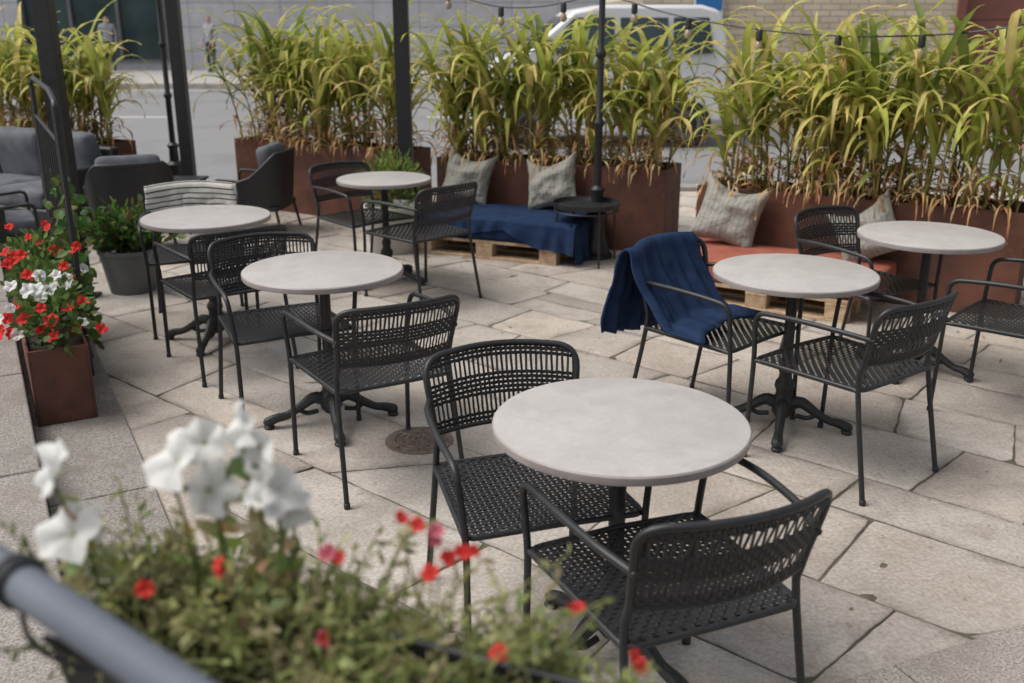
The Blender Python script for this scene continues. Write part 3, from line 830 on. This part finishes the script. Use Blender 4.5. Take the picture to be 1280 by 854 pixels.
# ------------------------------------------------------------------ lounge furniture
def armchair(x,y,a,s=1.0):
    e=empty('lounge_armchair',(x,y,0),rad(a)); e.scale=(s,s,s); mb=MB()
    plan=[]
    for k in range(25):
        t=-math.pi*0.5*1.05+math.pi*1.05*k/24
        px=0.33*math.copysign(abs(math.sin(t))**0.6,math.sin(t)); py=-0.33*math.copysign(abs(math.cos(t))**0.6,math.cos(t))
        plan.append((px,py))
    vs=[];fs=[];n=len(plan)
    for (px,py) in plan:
        tt=max(0,min(1,(0.02-py)/0.30)); top=0.50+0.26*tt**1.3; flare=1+0.05
        vs+=[(px*.92,py*.92,.24),(px*flare,py*flare,top),(px*(flare-.09),py*(flare-.09),top),(px*.83,py*.83,.24)]
    for k in range(n-1):
        b=4*k
        for q in range(4): fs.append((b+q,b+(q+1)%4,b+4+(q+1)%4,b+4+q))
    fs+=[(0,1,2,3),(4*n-1,4*n-2,4*n-3,4*n-4)]
    mb.add(vs,fs,M_weave)
    tube(mb,[(px*1.01,py*1.01,0.50+0.26*max(0,min(1,(0.02-py)/0.30))**1.3) for px,py in plan],0.017,8,M_weave)
    box(mb,-.29,.29,-.28,.29,.235,.275,M_weave)
    for sx in (-1,1):
        tube(mb,rounded([(sx*.33,0.0,.51),(sx*.335,.28,.53),(sx*.31,.30,0)],.05),.013,8,M_black)
        tube(mb,[(sx*.27,-.26,.25),(sx*.30,-.31,0)],.014,8,M_black)
    mb.obj('shell',parent=e,sharp=50)
    mb=MB(); rbox(mb,(0,.03,.335),(.26,.27,.06),.04,M_grey,puff=.15,wob=.006); mb.obj('seat_cushion',parent=e,sharp=0)
    mb=MB(); mb.M=Matrix.Translation((0,-.19,.60))@Matrix.Rotation(rad(-12),4,'X')
    rbox(mb,(0,0,0),(.25,.065,.22),.05,M_grey,puff=.2,wob=.006); mb.obj('back_cushion',parent=e,sharp=0)
armchair(-3.02,7.85,25,.95)
armchair(-2.22,8.65,85,.92)
armchair(-3.85,7.3,-60,.95)
e=empty('lounge_sofa',(-4.45,8.75,0),rad(180-26))
mb=MB(); box(mb,-.95,.95,-.40,.38,.12,.30,M_weave); box(mb,-.95,.95,-.44,-.34,.12,.72,M_weave)
box(mb,-1.02,-.92,-.42,.38,.12,.60,M_weave); box(mb,.92,1.02,-.42,.38,.12,.60,M_weave)
for sx in (-.9,.9):
    for sy in (-.36,.3): box(mb,sx-.03,sx+.03,sy-.03,sy+.03,0,.13,M_black)
mb.obj('frame',parent=e,bevel=.02)
mb=MB()
for k in (-1,0,1):
    rbox(mb,(k*.61,.04,.37),(.30,.34,.075),.045,M_grey,puff=.12,wob=.006)
    mb.M=Matrix.Translation((k*.61,-.24,.62))@Matrix.Rotation(rad(-12)+k*.04,4,'X'); rbox(mb,(0,0,0),(.29,.08,.24),.06,M_grey,puff=.25,wob=.008); mb.M=Matrix.Identity(4)
mb.obj('cushions',parent=e,sharp=0)
mb=MB(); c=(-3.2,8.75)
box(mb,c[0]-.45,c[0]+.45,c[1]-.3,c[1]+.3,.40,.42,M_black)
for sx in (-.42,.42):
    for sy in (-.27,.27): tube(mb,[(c[0]+sx,c[1]+sy,.4),(c[0]+sx,c[1]+sy,0)],.012,8,M_black)
mb.obj('coffee_table',bevel=.003)

# ------------------------------------------------------------------ foreground railing + flower trough
mb=MB(); a=Vector((-.497,.852,1.27)); dr=Vector((.237,-.187,0)).normalized()
p0=a-dr*2.0; p1=a+dr*1.4
tube(mb,[p0,p1],0.0195,20,M_rail)
tube(mb,[p0-Vector((0,0,.9)),p1-Vector((0,0,.9))],0.014,12,M_rail)
for k in range(-2,2):
    q=a+dr*(k*0.95+.78); tube(mb,[q,Vector((q.x,q.y,0.0))],0.017,12,M_rail)
mb.obj('handrail')
mb=MB()
for off in (0.028,0.036,0.043):
    q=a+dr*off; sd=Vector((0,0,1)); s2=dr.cross(sd)
    tube(mb,[q+(sd*math.cos(t*math.pi/8)+s2*math.sin(t*math.pi/8))*0.0225 for t in range(16)],0.0035,6,M_black,closed=True)
q=a+dr*.03; tube(mb,catmull([q-Vector((0,0,.02)),q+Vector((.005,.0,-.07)),q+Vector((.03,.03,-.12)),q+Vector((.05,.06,-.14))],4),.003,6,M_black)
mb.obj('cable_tie')
b0=(-0.50,1.06); b1=(0.12,0.80)
mf,Lf=frame2(b0,b1); mb=MB(); mb.M=mf
w=0.085
lo=[(0.03,-w+.02),(Lf-.03,-w+.02),(Lf-.03,w-.02),(0.03,w-.02)]; hi=[(0,-w),(Lf,-w),(Lf,w),(0,w)]; ih=[(.008,-w+.008),(Lf-.008,-w+.008),(Lf-.008,w-.008),(.008,w-.008)]
vs=[(x,y,.90) for x,y in lo]+[(x,y,1.10) for x,y in hi]+[(x,y,1.10) for x,y in ih]+[(x,y,1.06) for x,y in ih]
fs=[(3,2,1,0)]
for r_ in range(3):
    for k in range(4): fs.append((r_*4+k,r_*4+(k+1)%4,(r_+1)*4+(k+1)%4,(r_+1)*4+k))
fs.append((12,13,14,15))
mb.add(vs,fs,M_black); box(mb,.01,Lf-.01,-w+.01,w-.01,1.061,1.07,M_soil)
for xx in (.12,Lf-.12): tube(mb,[(xx,-w-.005,1.08),(xx,-w-.10,1.20)],.005,6,M_black)
tube(mb,[(Lf/2,0,0),(Lf/2,0,.9)],.02,10,M_black)
mb.obj('flower_trough',bevel=.004)
FG=[(0.33,0.39,0.13),(0.43,0.46,0.18),(0.22,0.29,0.10),(0.52,0.52,0.25),(0.44,0.38,0.22)]
mb=MB()
for i in range(800):
    u=R.random(); x=b0[0]+(b1[0]-b0[0])*u+R.uniform(-.04,.08); y=b0[1]+(b1[1]-b0[1])*u+R.uniform(-.05,.11)
    p=Vector((x,y,1.065-.025*u))
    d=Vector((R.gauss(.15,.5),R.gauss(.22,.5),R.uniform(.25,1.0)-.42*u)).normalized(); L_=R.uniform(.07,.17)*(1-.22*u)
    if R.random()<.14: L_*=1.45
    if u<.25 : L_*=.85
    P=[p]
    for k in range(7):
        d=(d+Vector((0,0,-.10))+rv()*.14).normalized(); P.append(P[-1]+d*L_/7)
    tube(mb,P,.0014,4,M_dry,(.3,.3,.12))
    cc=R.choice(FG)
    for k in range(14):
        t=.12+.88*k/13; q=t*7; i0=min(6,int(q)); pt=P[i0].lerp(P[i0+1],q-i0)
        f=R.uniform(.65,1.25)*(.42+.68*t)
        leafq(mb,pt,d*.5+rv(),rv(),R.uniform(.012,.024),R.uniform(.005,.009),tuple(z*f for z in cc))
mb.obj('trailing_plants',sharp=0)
mb=MB()
for (x,y,z,r) in [(-.535,1.05,1.285,.034),(-.515,1.03,1.215,.038),(-.395,1.05,1.295,.038),(-.30,1.06,1.30,.036),(-.345,1.04,1.262,.032),(-.275,1.05,1.255,.034),(-.315,1.07,1.33,.028),(-.37,1.09,1.30,.028),(-.50,1.06,1.20,.03),(-.29,1.03,1.275,.028),(-.26,1.06,1.23,.026)]:
    nv=Vector((R.uniform(-.9,.7),-.6,R.uniform(-.2,1.2))); petunia(mb,Vector((x,y,z)),nv,r,WHT)
    b=Vector((x*.8-.06,y,1.07)); tube(mb,catmull([b,Vector((x*.9-.03,y+.01,(z+1.07)/2)),Vector((x,y,z-.02))],4),.002,5,M_leaf,(.2,.26,.08))
    for k in range(14):
        t=k/14; q=b.lerp(Vector((x,y,z-.02)),t); leafq(mb,q,rv(),rv(),.034,.017,tuple(v*R.uniform(.8,1.3) for v in R.choice(FG)))
for (x,y,z) in [(-.065,1.02,1.185),(-.09,1.025,1.212),(-.12,1.03,1.225),(-.05,1.02,1.19),(-.085,1.01,1.165),(-.21,.97,1.115),(-.43,1.0,1.155),(.07,1.0,1.125),(-.33,1.0,1.185),(-.20,1.0,1.195),(.15,1.0,1.06),(-.02,.95,1.10)]:
    for k in range(2):
        petunia(mb,Vector((x+R.uniform(-.010,.010),y,z+R.uniform(-.008,.008))),Vector((R.uniform(-.8,.8),-.5,.7)),R.uniform(.007,.0115),(0.75,0.06,0.05) if R.random()<.8 else (.6,.15,.2),(.3,.02,.02))
    b=Vector((x-.01,y-.02,1.07)); tube(mb,[b,Vector((x,y,z-.005))],.0012,4,M_leaf,(.25,.28,.09))
mb.obj('trough_flowers',sharp=0)

# ------------------------------------------------------------------ background buildings
e=empty('office_building'); mb=MB(); box(mb,-60,-16,34,44,0,14,M_facade); box(mb,-11.2,22,34,44,0,14,M_facade); box(mb,-16,-11.2,34,44,3.6,14,M_facade); box(mb,-16,-11.2,34,44,0,0.45,M_facade)
mb.obj('walls',parent=e)
mb=MB(); box(mb,-16,-11.2,34.25,34.3,.45,3.6,M_glass)
for k in range(5): box(mb,-30-k*5,-27.5-k*5,33.95,33.99,.9,3.4,M_glass)
for k in range(5): box(mb,-8+k*5,-5.5+k*5,33.95,33.99,2.6,4.6,M_glass)
mb.obj('windows',parent=e)
mb=MB()
for x in (-15.95,-14.4,-12.85,-11.3): box(mb,x-.05,x+.05,34.1,34.24,.45,3.6,M_frame)
box(mb,-16,-11.2,34.08,34.235,2.7,2.8,M_frame); box(mb,-16,-11.2,33.9,34.2,.40,.47,M_frame)
mb.obj('frames',parent=e)
e=empty('brick_building'); mb=MB(); box(mb,2.1,7.25,16.8,24,0,6,M_brick); box(mb,11.5,24,16.8,24,0,6,M_brick); box(mb,7.25,11.5,16.8,24,3.0,6,M_brick)
mb.obj('walls',parent=e)
mb=MB(); box(mb,7.25,11.5,16.95,17.0,0,3.0,M_door); mb.obj('garage_door',parent=e)
mb=MB(); box(mb,7.12,7.25,16.74,16.95,0,3.1,M_door); mb.obj('door_frame',parent=e)
mb=MB(); box(mb,2.90,3.36,16.70,16.74,1.62,2.6,M_signw); box(mb,2.92,3.34,16.685,16.697,1.90,2.10,M_sign); box(mb,2.92,3.34,16.685,16.697,2.2,2.5,M_sign)
for k in range(3): box(mb,2.96,3.24-.05*k,16.685,16.697,1.83-k*.07,1.855-k*.07,M_sign)
mb.obj('parking_sign',bevel=.004)

# ------------------------------------------------------------------ van
def van(x,y,rz):
    e=empty('parked_van',(x,y,0.006),rad(rz))
    mb=MB()
    prof=[(-1.40,.35),(-1.46,.8),(-1.42,1.5),(-1.30,1.88),(-1.05,1.95),(0.3,1.95),(0.75,1.87),(1.45,1.30),(2.0,1.10),(2.2,.85),(2.22,.45),(2.15,.32)]
    def inset(z): return .86 if z<1.3 else .86-(z-1.3)*.16
    n=len(prof); vs=[(px,-inset(pz_),pz_) for px,pz_ in prof]+[(px,inset(pz_),pz_) for px,pz_ in prof]
    fs=[tuple(range(n)),tuple(reversed(range(n,2*n)))]+[(k,k+n,(k+1)%n+n,(k+1)%n) for k in range(n)]
    mb.add(vs,fs,M_car); mb.obj('body',parent=e,bevel=.05,merge=True)
    mb=MB()
    for sy in (-1,1):
        for (x0,x1,x2,x3) in ((-1.22,-1.15,-.65,-.65),(-.57,-.57,.10,.10),(.18,.18,1.22,.74)):
            yy=lambda z:sy*(inset(z)+.006)
            mb.add([(x0,yy(1.30),1.30),(x2,yy(1.30),1.30),(x3,yy(1.78),1.78),(x1,yy(1.78),1.78)],[(0,1,2,3)],M_glass)
    mb.add([(.86,-.70,1.80),(1.43,-.80,1.34),(1.43,.80,1.34),(.86,.70,1.80)],[(0,1,2,3)],M_glass)
    mb.obj('windows',parent=e,sharp=0)
    mb=MB()
    for px in (-.90,1.4):
        for sy in (-1,1):
            mb.M=Matrix.Translation((px,sy*.79,.33))@Matrix.Rotation(rad(90),4,'X')
            lathe(mb,[(.20,-.11),(.31,-.115),(.335,-.09),(.335,.09),(.31,.115),(.20,.11)],M_rubber,seg=28)
            lathe(mb,[(.05,-.10),(.20,-.118),(.20,.118),(.05,.10)],M_hub,seg=14)
    mb.M=Matrix.Identity(4); mb.obj('wheels',parent=e)
    mb=MB()
    for sy in (-1,1): box(mb,2.10,2.225,sy*.62-.16,sy*.62+.16,.68,.84,M_bulb); rbox(mb,(1.15,sy*.98,1.36),(.06,.10,.11),.03,M_black)
    box(mb,2.15,2.24,-.8,.8,.33,.5,M_black)
    mb.obj('trim',parent=e)
van(1.55,15.3,184)

# ------------------------------------------------------------------ pedestrians
def person_mesh():
    J=[];Ed=[];Rd=[]
    def j(p,r,par=None):
        J.append(p);Rd.append(r); k=len(J)-1
        if par is not None: Ed.append((par,k))
        return k
    pel=j((0,0,.95),.14); wa=j((0,0,1.12),.125,pel); chst=j((0,.0,1.32),.15,wa); nk=j((0,0,1.49),.06,chst); hd=j((0,.01,1.60),.075,nk); ht=j((0,.0,1.70),.08,hd)
    for sx in (-1,1):
        hp=j((sx*.09,0,.88),.10,pel); kn=j((sx*.11,.04 if sx>0 else .0,.50),.06,hp); an=j((sx*.12,-.06*sx,.09),.042,kn); j((sx*.13,.13-.06*sx,.045),.036,an)
        sh=j((sx*.19,0,1.41),.065,chst); el=j((sx*.25,-.03,1.14),.048,sh); wr=j((sx*.24,.10,.92),.032,el); pm=j((sx*.235,.13,.86),.034,wr)
        for q in range(4): j((sx*(.235)+.0,.105+.022*q,.775+.006*abs(q-1.5)),.0095,pm)
        j((sx*.20,.165,.83),.010,pm)
    me=bpy.data.meshes.new('tmp'); me.from_pydata(J,Ed,[])
    o=bpy.data.objects.new('tmp',me); sc.collection.objects.link(o)
    sk=o.modifiers.new('s','SKIN')
    if not me.skin_vertices:
        bm=bmesh.new(); bm.from_mesh(me); bm.verts.layers.skin.verify(); bm.to_mesh(me); bm.free()
    for i,r in enumerate(Rd):
        me.skin_vertices[0].data[i].radius=(r,r); me.skin_vertices[0].data[i].use_root=(i==0)
    ss=o.modifiers.new('u','SUBSURF'); ss.levels=2; ss.render_levels=2
    dg=bpy.context.evaluated_depsgraph_get(); res=bpy.data.meshes.new_from_object(o.evaluated_get(dg))
    bpy.data.objects.remove(o)
    for m in (M_skin,M_hair,M_jacket,M_trouser,M_black): res.materials.append(m)
    for p in res.polygons:
        c=p.center
        if c.z<.10: k=4
        elif c.z<.93 and abs(c.x)<.2: k=3
        elif c.z<.93: k=0
        elif c.z<1.49: k=2
        elif c.z>1.66 or (c.y<-.02 and c.z>1.52): k=1
        else: k=0
        p.material_index=k
    res.shade_smooth(); return res
PM=person_mesh()
def person(x,y,rz):
    e=empty('pedestrian',(x,y,.14),rad(rz)); place(PM,'body',(0,0,0),0,e)
    mb=MB()
    for sx in (-1,1): lathe(mb,[(.001,-.009),(.008,0),(.001,.009)],M_hair,(sx*.03,.082,1.625),8)
    tube(mb,[(0,.08,1.625),(0,.105,1.59)],[.008,.013],6,M_skin); tube(mb,[(-.022,.083,1.56),(.022,.083,1.56)],.005,6,M_door)
    for sx in (-1,1): lathe(mb,[(.001,-.02),(.016,0),(.001,.02)],M_skin,(sx*.082,.0,1.61),8)
    mb.obj('face',parent=e,sharp=0)
person(-9.35,32.2,150)
person(-12.9,33.2,200)

# ------------------------------------------------------------------ light, world, camera
w=bpy.data.worlds.new('World'); sc.world=w; w.use_nodes=True; nt=w.node_tree
sky=nt.nodes.new('ShaderNodeTexSky'); sky.sky_type='NISHITA'; sky.sun_disc=False
SE,SR=56,-95
sky.sun_elevation=rad(SE); sky.sun_rotation=rad(SR); sky.dust_density=3.5; sky.air_density=1.0; sky.ozone_density=1.0
hs=nt.nodes.new('ShaderNodeHueSaturation'); hs.inputs['Saturation'].default_value=0.25
nt.links.new(sky.outputs[0],hs.inputs['Color']); nt.links.new(hs.outputs[0],nt.nodes['Background'].inputs['Color'])
nt.nodes['Background'].inputs['Strength'].default_value=0.15
sl=bpy.data.lights.new('sun','SUN'); sl.energy=2.4; sl.angle=rad(40); sl.color=(1,.955,.90)
so=bpy.data.objects.new('sun',sl); sc.collection.objects.link(so)
sdir=Vector((math.sin(rad(SR))*math.cos(rad(SE)),math.cos(rad(SR))*math.cos(rad(SE)),math.sin(rad(SE))))
so.rotation_euler=sdir.to_track_quat('Z','Y').to_euler(); so.location=(0,0,10)

cam=bpy.data.cameras.new('camera'); co=bpy.data.objects.new('camera',cam); sc.collection.objects.link(co)
co.location=(0,0,1.78); co.rotation_euler=(rad(72),0,0); cam.lens=35; cam.sensor_width=36; cam.clip_start=.05; cam.clip_end=500
cam.dof.use_dof=True; cam.dof.focus_distance=3.6; cam.dof.aperture_fstop=2.9
sc.camera=co
sc.view_settings.view_transform='Standard'; sc.view_settings.look='None'; sc.view_settings.exposure=0
